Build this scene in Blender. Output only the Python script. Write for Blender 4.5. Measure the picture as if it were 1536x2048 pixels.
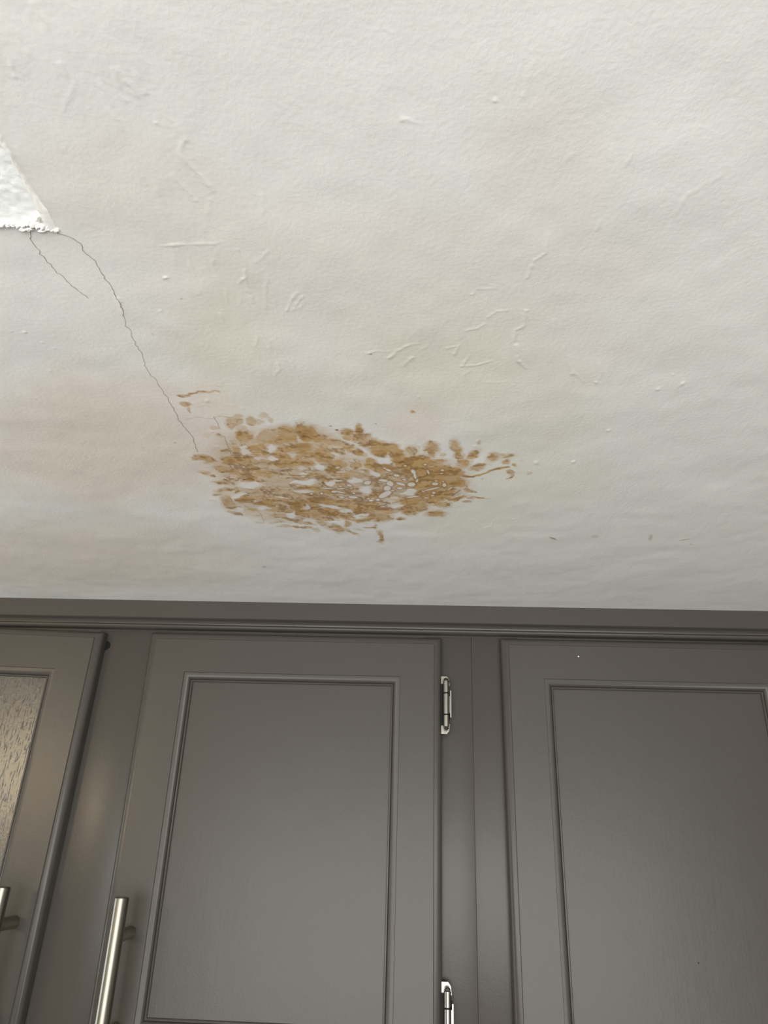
import bpy, bmesh, math
import numpy as np
from mathutils import Vector, Matrix

for o in list(bpy.data.objects):
    bpy.data.objects.remove(o, do_unlink=True)
scene = bpy.context.scene
COL = scene.collection

# ------------------------------------------------------------------ camera
CEIL = 2.30                 # ceiling height
CAM_Z = CEIL - 0.313        # hand-held phone, raised overhead, 1 m from the cupboard doors
PITCH, ROLL, YAW = map(math.radians, (24.556, 1.921, 3.0015))
F_PX = 1480.0               # focal length for a 1536 x 2048 frame
cam_data = bpy.data.cameras.new('camera')
cam_data.sensor_fit = 'VERTICAL'
cam_data.sensor_height = 24.0
cam_data.lens = 24.0 * F_PX / 2048.0
cam_data.clip_start = 0.01
cam = bpy.data.objects.new('camera', cam_data)
COL.objects.link(cam)
fw = Vector((0, math.cos(PITCH), math.sin(PITCH)))
up = Vector((0, -math.sin(PITCH), math.cos(PITCH)))
rt = Vector((1, 0, 0))
r2 = rt * math.cos(ROLL) + up * math.sin(ROLL)
u2 = up * math.cos(ROLL) - rt * math.sin(ROLL)
RZ = Matrix.Rotation(YAW, 3, 'Z')
r2, u2, fw = RZ @ r2, RZ @ u2, RZ @ fw
m = Matrix((r2, u2, -fw)).transposed().to_4x4()
m.translation = (0, 0, CAM_Z)
cam.matrix_world = m
scene.camera = cam

# ------------------------------------------------------------------ world, lights, exposure
world = bpy.data.worlds.new('world')
scene.world = world
world.use_nodes = True
world.node_tree.nodes['Background'].inputs[0].default_value = (0.75, 0.87, 1.0, 1)
world.node_tree.nodes['Background'].inputs[1].default_value = 1.0

def area(name, loc, target, sx, sy, power, color):
    d = bpy.data.lights.new(name, 'AREA')
    d.shape = 'RECTANGLE'; d.size = sx; d.size_y = sy
    d.energy = power; d.color = color
    o = bpy.data.objects.new(name, d)
    COL.objects.link(o)
    o.location = loc
    o.rotation_euler = (Vector(target) - Vector(loc)).to_track_quat('-Z', 'Y').to_euler()
    return o

# daylight in the two window openings: one in the left wall, one in the wall behind the camera
area('daylight_left', (-2.28, 0.66, 1.55), (0, 0.66, 1.55), 0.6, 1.0, 15.0, (0.86, 0.94, 1.0))
area('daylight_front', (0.08, -1.18, 1.66), (0.08, 0, 1.66), 1.9, 1.04, 52.5, (1.0, 0.985, 0.95))
# warm wall lamp high up in the far left corner behind the camera
area('wall_lamp', (-1.58, -1.06, 2.20), (-1.58, 0, 2.20), 0.34, 0.17, 10.5, (1.0, 0.82, 0.52))

vs = scene.view_settings
vs.view_transform = 'Standard'; vs.look = 'None'
vs.exposure = 0.0; vs.gamma = 1.0; vs.use_curve_mapping = False

# ------------------------------------------------------------------ materials
def new_mat(name, base=(0.8, 0.8, 0.8), rough=0.5, metal=0.0, spec=0.5):
    mt = bpy.data.materials.new(name)
    mt.use_nodes = True
    nt = mt.node_tree
    p = nt.nodes['Principled BSDF']
    p.inputs['Base Color'].default_value = (*base, 1)
    p.inputs['Roughness'].default_value = rough
    p.inputs['Metallic'].default_value = metal
    p.inputs['Specular IOR Level'].default_value = spec
    return mt, nt, p

def coords(nt, scale=(1, 1, 1)):
    tc = nt.nodes.new('ShaderNodeTexCoord')
    mp = nt.nodes.new('ShaderNodeMapping')
    mp.inputs['Scale'].default_value = scale
    nt.links.new(tc.outputs['Object'], mp.inputs['Vector'])
    return mp.outputs['Vector']

def noise(nt, vec, scale, detail=3, rough=0.5):
    n = nt.nodes.new('ShaderNodeTexNoise')
    n.inputs['Scale'].default_value = scale
    n.inputs['Detail'].default_value = detail
    n.inputs['Roughness'].default_value = rough
    nt.links.new(vec, n.inputs['Vector'])
    return n.outputs['Fac']

def bump(nt, fac, strength, dist, prev=None):
    b = nt.nodes.new('ShaderNodeBump')
    b.inputs['Strength'].default_value = strength
    b.inputs['Distance'].default_value = dist
    nt.links.new(fac, b.inputs['Height'])
    if prev is not None:
        nt.links.new(prev, b.inputs['Normal'])
    return b.outputs['Normal']

def mixc(nt, fac, a, b):
    n = nt.nodes.new('ShaderNodeMix'); n.data_type = 'RGBA'
    for k, v in (('Factor', fac), (6, a), (7, b)):
        s = n.inputs[k] if k != 'Factor' else n.inputs[0]
        if isinstance(v, tuple):
            s.default_value = (*v, 1)
        elif isinstance(v, float):
            s.default_value = v
        else:
            nt.links.new(v, s)
    return n.outputs[2]

# ceiling paint: the stain density, its dark rims and the tinted patches come from mesh attributes
PAINT = (0.803, 0.801, 0.785)
mat_ceiling, nt, p = new_mat('ceiling_paint', PAINT, 0.48, 0, 0.35)
at1 = nt.nodes.new('ShaderNodeAttribute'); at1.attribute_name = 'stain'
sp1 = nt.nodes.new('ShaderNodeSeparateColor'); nt.links.new(at1.outputs['Color'], sp1.inputs[0])
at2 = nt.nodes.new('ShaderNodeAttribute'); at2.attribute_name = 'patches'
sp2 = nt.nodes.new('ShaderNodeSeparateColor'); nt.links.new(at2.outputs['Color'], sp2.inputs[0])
c = mixc(nt, sp1.outputs[2], PAINT, (0.775, 0.770, 0.680))      # yellowed halo
c = mixc(nt, sp2.outputs[0], c, (0.770, 0.695, 0.632))          # pinkish tint in broad soft patches
c = mixc(nt, sp2.outputs[1], c, (0.835, 0.850, 0.820))          # whiter filler
c = mixc(nt, sp1.outputs[0], c, (0.540, 0.360, 0.165))          # water stain
c = mixc(nt, sp1.outputs[1], c, (0.260, 0.130, 0.036))          # dark rims and specks
nt.links.new(c, p.inputs['Base Color'])
v = coords(nt)
vs_ = coords(nt, (1.0, 0.45, 1.0))
nb = bump(nt, noise(nt, v, 330, 2, 0.5), 0.15, 0.0012)
nb = bump(nt, noise(nt, vs_, 60, 4, 0.55), 0.09, 0.004, nb)
nb = bump(nt, noise(nt, v, 11, 2, 0.5), 0.10, 0.02, nb)
nt.links.new(nb, p.inputs['Normal'])

mat_plaster, nt, p = new_mat('bare_plaster', (0.95, 0.975, 0.970), 0.8, 0, 0.2)
v = coords(nt)
nb = bump(nt, noise(nt, v, 130, 4, 0.6), 0.3, 0.002)
nt.links.new(nb, p.inputs['Normal'])
mat_crumb, nt, p = new_mat('crumbling_plaster', (0.92, 0.92, 0.90), 0.85, 0, 0.2)
mat_rim, nt, p = new_mat('torn_paint_edge', (0.96, 0.95, 0.92), 0.6, 0, 0.3)
mat_crack, nt, p = new_mat('crack', (0.34, 0.285, 0.245), 0.9, 0, 0.1)

GREY = (0.063, 0.056, 0.050)
mat_grey, nt, p = new_mat('grey_cabinet_paint', GREY, 0.31, 0, 0.24)
v = coords(nt); vg = coords(nt, (1.0, 1.0, 0.06))
c = mixc(nt, noise(nt, v, 7, 3, 0.5), (0.059, 0.0525, 0.0465), (0.067, 0.060, 0.0535))
nt.links.new(c, p.inputs['Base Color'])
nb = bump(nt, noise(nt, vg, 260, 3, 0.55), 0.06, 0.0008)
nb = bump(nt, noise(nt, v, 420, 2, 0.5), 0.10, 0.0006, nb)
nb = bump(nt, noise(nt, v, 22, 2, 0.5), 0.05, 0.006, nb)
nt.links.new(nb, p.inputs['Normal'])

# the same paint over open-grained oak: short vertical pores show through
mat_grain, nt, p = new_mat('grey_paint_over_grain', GREY, 0.27, 0, 0.5)
vg = coords(nt, (1.0, 1.0, 0.13))
g = noise(nt, vg, 500, 2, 0.5)
rp = nt.nodes.new('ShaderNodeValToRGB')
rp.color_ramp.elements[0].position = 0.33; rp.color_ramp.elements[1].position = 0.43
nt.links.new(g, rp.inputs[0])
nb = bump(nt, rp.outputs['Color'], 0.6, 0.0005)
nb = bump(nt, noise(nt, coords(nt), 300, 2, 0.5), 0.15, 0.0008, nb)
nt.links.new(nb, p.inputs['Normal'])

mat_steel, nt, p = new_mat('brushed_steel', (0.22, 0.205, 0.175), 0.36, 1.0)
vb = coords(nt, (1.0, 1.0, 0.02))
nb = bump(nt, noise(nt, vb, 900, 2, 0.5), 0.12, 0.0004)
nt.links.new(nb, p.inputs['Normal'])
mat_post, nt, p = new_mat('dull_steel', (0.33, 0.30, 0.22), 0.42, 1.0)
mat_nickel, nt, p = new_mat('nickel', (0.25, 0.24, 0.215), 0.27, 1.0)
mat_black, nt, p = new_mat('black', (0.006, 0.006, 0.006), 0.6, 0, 0.2)
mat_white, nt, p = new_mat('white_speck', (0.85, 0.85, 0.83), 0.6, 0, 0.3)
mat_wall, nt, p = new_mat('wall_paint', (0.40, 0.385, 0.35), 0.7, 0, 0.3)
nt.links.new(bump(nt, noise(nt, coords(nt), 90, 3, 0.5), 0.1, 0.002), p.inputs['Normal'])
mat_floor, nt, p = new_mat('floor_vinyl', (0.42, 0.36, 0.29), 0.5, 0, 0.4)
c = mixc(nt, noise(nt, coords(nt, (1, 8, 1)), 3, 4, 0.6), (0.20, 0.165, 0.125), (0.28, 0.24, 0.19))
nt.links.new(c, p.inputs['Base Color'])
mat_frame, nt, p = new_mat('window_frame_paint', (0.80, 0.80, 0.78), 0.45, 0, 0.4)

# ------------------------------------------------------------------ helpers
def link(name, bm, mats, parent=None, smooth=None):
    me = bpy.data.meshes.new(name)
    bmesh.ops.recalc_face_normals(bm, faces=bm.faces)
    bm.to_mesh(me); bm.free()
    for k in (mats if isinstance(mats, (list, tuple)) else [mats]):
        me.materials.append(k)
    if smooth is not None:
        for f in me.polygons:
            f.use_smooth = True
        me.set_sharp_from_angle(angle=math.radians(smooth))
    o = bpy.data.objects.new(name, me)
    COL.objects.link(o)
    if parent is not None:
        o.parent = parent
    return o

def empty(name, loc):
    o = bpy.data.objects.new(name, None)
    o.empty_display_size = 0.05
    COL.objects.link(o)
    o.location = loc
    return o

def box(bm, x0, x1, y0, y1, z0, z1, bev=0.0, mi=0):
    vs = [bm.verts.new((x, y, z)) for x in (x0, x1) for y in (y0, y1) for z in (z0, z1)]
    fs = [bm.faces.new([vs[i] for i in q]) for q in
          ((0, 1, 3, 2), (4, 6, 7, 5), (0, 4, 5, 1), (2, 3, 7, 6), (0, 2, 6, 4), (1, 5, 7, 3))]
    for f in fs:
        f.material_index = mi
    if bev:
        es = list({e for f in fs for e in f.edges})
        r = bmesh.ops.bevel(bm, geom=es, offset=bev, segments=2, affect='EDGES', profile=0.5)
        for f in r['faces']:
            f.material_index = mi
    return vs

def lathe(bm, prof, axis_o, axis, seg=28, mi=0):
    """prof: list of (distance along the axis, radius)"""
    ax = Vector(axis).normalized()
    a = ax.orthogonal().normalized(); b = ax.cross(a)
    rings = []
    for t, r in prof:
        c0 = Vector(axis_o) + ax * t
        if r < 1e-7:
            rings.append([bm.verts.new(c0)])
        else:
            rings.append([bm.verts.new(c0 + (a * math.cos(k * 2 * math.pi / seg) + b * math.sin(k * 2 * math.pi / seg)) * r)
                          for k in range(seg)])
    for p_, q_ in zip(rings, rings[1:]):
        for k in range(seg):
            k2 = (k + 1) % seg
            if len(p_) == 1 and len(q_) == 1:
                continue
            if len(p_) == 1:
                f = bm.faces.new((p_[0], q_[k], q_[k2]))
            elif len(q_) == 1:
                f = bm.faces.new((p_[k], q_[0], p_[k2]))
            else:
                f = bm.faces.new((p_[k], q_[k], q_[k2], p_[k2]))
            f.material_index = mi

def structure(o):
    o['kind'] = 'structure'
    return o

# ------------------------------------------------------------------ room shell
X0, X1, Y0, Y1 = -2.20, 1.80, -1.10, 1.35
T = 0.12
bm = bmesh.new(); box(bm, X0 - T, X1 + T, Y0 - T, Y1 + T, -0.1, 0)
structure(link('floor', bm, mat_floor))
bm = bmesh.new(); box(bm, X0 - T, X1 + T, Y1, Y1 + T, 0, CEIL)
structure(link('wall_back', bm, mat_wall))
bm = bmesh.new(); box(bm, X1, X1 + T, Y0, Y1, 0, CEIL)
structure(link('wall_right', bm, mat_wall))

def wall_with_window(name, win, plane, a0, a1, w0, w1, z0, z1):
    """plane 'x' : wall at X0 running along y ; plane 'y' : wall at Y0 running along x"""
    bm = bmesh.new()
    def bb(b, s0, s1, q0, q1, d0=0.0, d1=T, bev=0.0):
        if plane == 'x':
            box(b, X0 - d1, X0 - d0, s0, s1, q0, q1, bev)
        else:
            box(b, s0, s1, Y0 - d1, Y0 - d0, q0, q1, bev)
    bb(bm, a0, w0, 0, CEIL); bb(bm, w1, a1, 0, CEIL)
    bb(bm, w0, w1, 0, z0); bb(bm, w0, w1, z1, CEIL)
    structure(link(name, bm, mat_wall))
    fr = bmesh.new()
    t = 0.045
    bb(fr, w0, w0 + t, z0, z1, 0.03, 0.08, 0.004); bb(fr, w1 - t, w1, z0, z1, 0.03, 0.08, 0.004)
    bb(fr, w0 + t, w1 - t, z0, z0 + t, 0.03, 0.08, 0.004); bb(fr, w0 + t, w1 - t, z1 - t, z1, 0.03, 0.08, 0.004)
    mid = (w0 + w1) / 2
    bb(fr, mid - 0.02, mid + 0.02, z0 + t, z1 - t, 0.035, 0.075, 0.004)
    structure(link(win, fr, mat_frame))
wall_with_window('wall_left', 'window_1', 'x', Y0, Y1, 0.34, 0.98, 1.03, 2.07)
wall_with_window('wall_front', 'window_2', 'y', X0 - T, X1 + T, -0.88, 1.04, 1.13, 2.19)

# ------------------------------------------------------------------ measurements on the ceiling, in millimetres
# ellipses: centre x y, first half axis x y, second half axis x y, amount
WASH = [(-141.4,594.8,50.9,19.4,-19.5,72.6,.6),(-96.2,640.5,90.2,16.1,-10,63.7,.62),(-102.6,548.4,41,-.6,-4.9,34.4,.6),(-4.3,617.1,53.6,-1.2,-.0,56.7,.7),(-54.8,603,49.9,8.5,-4.5,41.7,.5),(-34.4,556,26.2,25.4,-4.8,17.5,.0),(-140.2,670.1,58.9,10.8,-9.7,47.5,.45)]
BLOBS = [(-184.3,485.5,4.1,1.4,-1.3,3.4,.55),(-182.7,494.9,1.8,-1.5,.2,4.1,.45),(-150,503.6,7.3,-.1,-.5,2.2,.4),(-151.2,511.7,6.7,-.1,-1.7,7.6,.5),(-153.3,518.1,4.3,1.5,-1.4,4.4,.6),(-147.6,523.2,4.4,3.5,-2,4.9,.4),(-136.4,511.5,3.8,3,-2.8,7.1,.55),(-130,512.7,4,-.0,-.8,4.4,.4),(-124.4,504,4,-.0,-.7,3.7,.35),(-120,508.9,1.8,-1.1,.1,4.7,.35),(-169.7,521.5,3.9,.6,-.8,2.8,.35),(-168.8,534.7,3.3,.5,-.9,3,.35),(-159.3,532.6,3.8,-3.4,.2,3.5,.2),(-179.5,532.8,3.5,-.0,-.7,2.7,.15),(-147.7,536.4,7.3,1.2,-2.2,8.8,.7),(-157.9,544.8,4.5,1.6,-1.3,4.1,.5),(-159.7,556.1,4,3.4,-2.7,6.8,.65),(-159.6,561.9,3.6,-.1,-1,4.4,.6),(-139.4,554.3,9.3,-.1,-1.4,7.1,.75),(-140.9,565.9,8.7,-.1,-1,5.2,.7),(-128.3,536.2,11,-7.1,.0,11.4,.6),(-111.8,528,7.5,-.1,-1.8,11.2,.7),(-113,540,9,-.1,-1.3,8.2,.7),(-123,545.7,8.4,-.1,-1,5.6,.7),(-118.3,559.7,7.2,-.1,-1.6,10.1,.75),(-125.1,570.1,8.7,-.1,-1,6,.75),(-178.9,564.4,4.2,.7,-.5,1.8,.3),(-93.9,529.2,8.1,6.2,-4,12.5,.85),(-86.2,538.5,5.2,1.8,-1.4,6.7,.85),(-96.8,520.2,4,-.0,-.7,5.1,.6),(-106.9,529.4,4.8,-.1,-1.6,10.6,.65),(-75.6,542.4,10.8,5.9,-1.1,4.6,.7),(-63.7,549.2,8,6.1,-1.8,6.6,.7),(-54.1,560.4,5.4,5.4,-1.4,4.6,.8),(-101.1,551.1,12,-.2,-1.2,8.5,.85),(-91.8,561,14.3,-.2,-1.3,10.1,.75),(-109.8,567.1,5.9,-6,1,7.6,.6),(-80.5,549.4,5.7,-2,-.1,5.5,.7),(-78.9,560.8,6.7,2.4,-1.4,7.1,.65),(-70.1,557.8,5,3.8,-1.8,6.8,.6),(-84.5,572.6,8.2,3,-1.7,8.9,.75),(-90.7,569.7,10.8,-.2,-.9,7.4,.6),(-108.9,591.5,11.9,-.2,-1.4,9.5,.55),(-98.4,585,4.4,-.1,-.4,3.1,.6),(-72.4,581.5,9,-3.3,-.1,9,.75),(-79.5,594,6.8,-5,.5,7.4,.75),(-58,584.3,5.9,-.1,-.5,6.2,.75),(-42.3,577.9,5.2,4,-1.3,5.7,.75),(-37.7,588.5,12.1,4.4,-1.2,9.2,.75),(-28.2,588.4,6.3,3.5,-1.1,6.8,.75),(-72.9,603.5,11.1,1.9,-1.1,8.1,.7),(-59.3,601.6,13.1,3.8,-1.1,8,.6),(-48.1,603,11.1,1.9,-.6,6.5,.55),(-60.4,526.2,5.5,-1,-.2,4.6,.75),(-59.7,534.1,5.2,1.8,-.7,4,.6),(-50,522.2,3.3,-.0,-.4,5.8,.8),(-51.4,532.7,5.2,1.8,-1.3,7.9,.75),(-46.7,543.4,4.8,-.1,-.4,6.9,.65),(-43.3,533.9,3.1,2.2,-1.2,5,.7),(-38.5,546,5.1,6.1,-2.4,7.2,.75),(-36.2,555.8,7,5.2,-1.8,8,.8),(-31.1,551.5,6.1,2.1,-1,8.3,.8),(-23.5,551.4,4.5,3.3,-1.4,6.6,.75),(-21.6,561.3,5.9,4.3,-1.7,8.2,.85),(-16.9,572.9,8,6,-1.9,9.8,.85),(-12.7,583.4,8.5,3,-.9,9.1,.75),(-7.5,556.8,5.5,-2.1,.6,7,.6),(-5.4,571.3,5,-.1,-.0,5.9,.6),(-14.4,596,10.9,3.9,-.9,9.4,.65),(-103.9,604.2,16.9,-2.2,-.3,2.9,.75),(-90.5,612.1,4.6,-.1,-.8,6.7,.7),(-104.8,627.7,14.1,-.3,-.7,5.2,.7),(-74.8,623.6,9.3,-.2,-.9,10.3,.55),(-87.1,637.8,23.4,2.2,-.9,7.1,.7),(-114,643.8,16,-.4,-1,7.2,.7),(-39.1,619.4,9.2,-.2,-.7,15.2,.6),(-42.6,643.9,12.7,-.3,-.5,10.8,.7),(-22.1,612.3,15.1,-.3,-.3,13.3,.6),(-18.8,636.2,11.7,-.3,-.3,14.1,.5),(-1.6,571.2,9.3,-.2,.0,8.9,.85),(2.1,580.1,10.8,-.2,.1,10.6,.8),(16.8,576.8,5.7,-.1,.2,5.3,.7),(9.6,595.5,18.4,3.1,-.4,17.4,.85),(24.8,590.5,7.2,3.9,-.8,9.1,.8),(33.8,595,5.9,2.1,-.3,10.9,.8),(22.5,606.5,14.9,-.3,.3,9.8,.75),(33.5,617.8,9.8,-.2,.5,9.2,.85),(38,617.7,5.3,1.9,-.1,5.8,.85),(6.3,628.6,19.2,-.4,.2,17.3,.8),(9.8,550.9,5.7,-.1,.2,8.4,.75),(9.9,557.9,3.8,-.1,.2,7.8,.75),(19.5,561.3,2.8,-.0,.1,3.6,.4),(30.9,551.9,3.3,-2.2,2.2,10.7,.75),(34.8,566.2,3.5,-.1,.3,5.8,.65),(45.5,563.1,4.5,-8.9,2,4.2,.7),(38,579.5,5.4,-.1,.4,6.3,.65),(44.3,576.3,2.8,-.1,.2,3,.3),(52.3,583.8,6.4,-3.6,.9,4.7,.6),(63.3,566.4,4.9,-2.4,1,5,.65),(69.1,562,4.2,.7,.1,2.1,.5),(75.6,564,5.1,-1,.4,2.3,.6),(76.1,574.3,2.7,-2.3,1.3,4.6,.65),(83.2,580.9,1.9,-.6,.4,2.1,.6),(88.4,574.1,1.8,-1.1,.3,1.1,.3),(81.4,595.6,4.1,.7,.3,3.5,.55),(83.2,598.8,2.2,-.0,.5,4,.5),(80.9,604.4,2.7,-3.1,.7,2,.55),(99.5,597.7,1.8,-.0,.3,2.4,.3),(48.7,540.7,2.7,-.0,.3,4.1,.35),(-6,495.7,1.6,-.0,-.0,1.7,.75),(44.5,625.2,1.4,-.0,.1,1.7,.5),(46.1,632.9,3.9,.7,.1,2.4,.6),(50.5,635.1,4.7,.8,.0,1.4,.5),(55.4,648.7,7.9,1.4,.1,1.6,.6),(63.1,557.8,2.1,-.0,.1,1.4,.25),(35.7,651.8,8.1,-5.4,.5,3.2,.8),(42.4,644.4,1.7,-1.6,.4,1.7,.7),(22.7,665.2,7.6,-1.1,.3,5.3,.75),(46.3,656.7,4.7,-1.1,.3,2.9,.45),(55.2,648.6,7.9,.8,.1,1.4,.7),(17.7,687.8,8.7,-1,.3,7,.7),(-8,685.5,5.7,-2.1,.2,3.9,.65),(1,673.5,8.9,-2.1,.3,7.7,.75),(-9.6,673.8,10.6,-.3,-.1,9.7,.75),(-17.8,701,2.5,-.1,-.1,3.3,.65),(25.5,674.7,3.3,-.1,.0,1,.3),(.9,656.4,19.9,-.5,.1,11.1,.85),(12.6,645.1,19.5,-4.4,.9,14.3,.85),(8.3,620.8,19,-.4,.4,25.4,.85),(24.1,637.7,8.5,-7.5,2,9.9,.8),(34.8,618.5,6.8,-.1,.3,6.7,.8),(-199.4,574.1,3.5,.6,-1,3.3,.55),(-189.3,574.7,7.1,3.3,-1.6,4.5,.75),(-192,582.3,3.7,-.1,-.6,2.3,.4),(-169.6,578.9,8.2,-.1,-2.5,10.7,.85),(-161.1,566.7,4.4,-.1,-2.6,11.8,.6),(-155.9,580.1,14.2,2.4,-2.3,9.2,.65),(-141.4,581.4,14.8,-.3,-1.5,7.7,.6),(-181.6,594.7,6.1,2.4,-2.3,7.1,.7),(-171.3,599.3,6.5,1.1,-1.7,6.5,.7),(-151.7,592.5,4.5,-.1,-1,4.8,.7),(-161.2,608.9,11.1,1.9,-2.1,8.3,.75),(-148.8,600.4,15.2,-.3,-1.6,8.1,.7),(-138,603.5,9.6,-3.6,-.8,8,.65),(-143.6,613.5,11.6,-.2,-.8,4.2,.5),(-199.2,601.4,3.9,1.2,-1.2,3.6,.6),(-194,607.9,2,1.9,-1.1,2.5,.6),(-185.6,621.1,8.9,-1.2,-.9,4.3,.65),(-176.2,617.5,7.8,-5.4,-.4,6.4,.65),(-187.1,637.8,9.1,-1.2,-.9,4.5,.65),(-178.1,636.7,3.2,-.1,-1.4,6.3,.6),(-198,646.1,6.5,-.2,-.9,3.7,.5),(-180.5,643.9,5.7,-.1,-.6,2.7,.3),(-208.3,661.2,4.7,.9,-.6,1.9,.2),(-205.6,666.9,1.7,-.0,-.3,1.2,.2),(-190.8,657,4.8,3.3,-3.2,9.1,.7),(-191.8,668.4,5.1,5.1,-2.8,7.3,.65),(-189.4,676.1,7.6,-.2,-1.1,4.9,.6),(-190.3,691.1,8.4,3.6,-1.3,4.4,.45),(-173.2,658.4,11.1,-2.4,-1.5,8.4,.75),(-160.8,641.6,8.3,-1.8,-.9,5.4,.65),(-157.6,654.3,7.1,-4,-.5,7.2,.7),(-150.1,648.6,16.2,-.4,-2,11,.6),(-144.6,663.4,16.5,-.4,-2,11.4,.7),(-157.1,668.5,12.5,-.3,-.7,3.9,.75),(-147.1,673,3.3,-.1,-1,5.9,.7),(-175.1,675.7,5.2,5.2,-1,2.8,.5),(-169.2,683.5,6.1,2.6,-1,3.6,.65),(-139.6,682.7,18.5,-.5,-1,6,.65),(-160.1,689.2,5.1,-.1,-.5,2.4,.4),(-135.7,700.8,20.2,6.6,-1.3,6.2,.55),(-151.3,711.8,8.9,-1.4,-.5,3.2,.4),(-155.5,701.4,3.5,-.1,-.4,2.1,.3),(-168.4,714.5,4.4,-.1,-.7,3.5,.35),(-142.7,723.4,8.8,-.3,-.5,3.1,.4),(-125.7,727.3,10.3,2,-.6,3.3,.5),(-123.3,674.3,6.9,2.9,-3.4,15.4,.85),(-119.7,690.1,9.4,3.9,-1.7,8,.75),(-123.7,713.1,8.9,3.8,-1.1,5.3,.6),(-119,579.5,14.7,-.3,-1.9,12.2,.7),(-110.8,564.4,13,-.2,-1.3,8.8,.7),(-104.5,580.8,11,-.2,-1.3,9.2,.7),(-112.1,607.9,15.3,-.3,-.6,4.1,.6),(-129.3,619.9,7.8,-.2,-.6,3.4,.5),(-127,630.2,19.7,-.4,-.7,4.4,.5),(-128.7,640.8,16,-.4,-1.1,7.2,.65),(-118.3,651.5,16.2,-.4,-1.6,11.1,.7),(-109.9,636.8,7.9,-.2,-1,7.1,.6),(-122,671,9.9,-.3,-1.7,11.6,.85),(-104,659.1,23.7,4.3,-1.8,11.3,.75),(-80.2,664.1,19.9,3.6,-1.5,11.4,.75),(-94.3,682,17.3,7.1,-1.4,7.8,.75),(-82.6,689.6,14.8,2.7,-1.3,10.1,.75),(-107.6,688.3,16.4,3,-1.6,10.1,.7),(-74.8,697.6,7.5,1.4,-1,8.2,.8),(-100.8,702.5,12.5,2.3,-.9,6.2,.65),(-117.5,686.6,12.2,2.3,-1.4,8,.7),(-61.6,677.1,6.6,-.2,-1,13.7,.85),(-68.4,669.6,10.7,-.3,-.8,9.6,.75),(-51.3,671,12.3,-.3,-.7,11.6,.75),(-48.6,680.7,12.4,-.3,-.5,9.9,.65),(-36.3,684.3,10,-2.4,-.0,9.9,.75),(-40.8,692.5,5,-.1,-.3,6.1,.7),(-59.3,705.4,9.5,-1.9,-.2,6.7,.75),(-49.4,696.8,5.1,-1.2,-.1,6.5,.7),(-37.8,700.6,8.5,-3.1,.1,7.2,.75),(-18.4,701,3.8,-.1,-.1,3.7,.6),(-23.4,699.1,2.5,-.1,-.0,2.1,.4),(-23.8,680,8.3,-1.9,.1,5.9,.5),(-9,683.5,7.4,-.2,-.0,7.9,.65),(-102.3,715.2,5.7,2.4,-1,5.3,.6),(-120.6,715.7,7.3,3.1,-.9,4.3,.6),(-76.3,715.4,3.5,-.1,-.5,6.4,.65),(-131.2,705.5,5.2,-.2,-.8,5.3,.5),(-88,728.9,9.3,3.1,-1.2,7.7,.65),(-74.5,735.1,8.5,8.2,-.8,3.4,.5),(-68.3,747.4,2.8,4.5,-.5,1.6,.25),(-130.1,726.9,10.3,2,-.6,3.1,.45),(-112.4,734.1,4.1,1.8,-.7,3.6,.35),(-65.3,730.4,4.6,4.4,-.5,2.5,.25),(-50.9,724.4,7.9,-1.3,-.1,2.2,.5),(-45.1,722,1.7,-.1,-.3,5.4,.6),(-41.9,737.4,3.5,-.1,-.1,2.7,.4),(-41.6,751.1,2.5,-1.4,.6,14.8,.65),(-44.4,763.7,3.2,-.1,-.1,1.9,.35),(-29.8,763.2,1.8,-.1,-.1,1.9,.2)]
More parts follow.
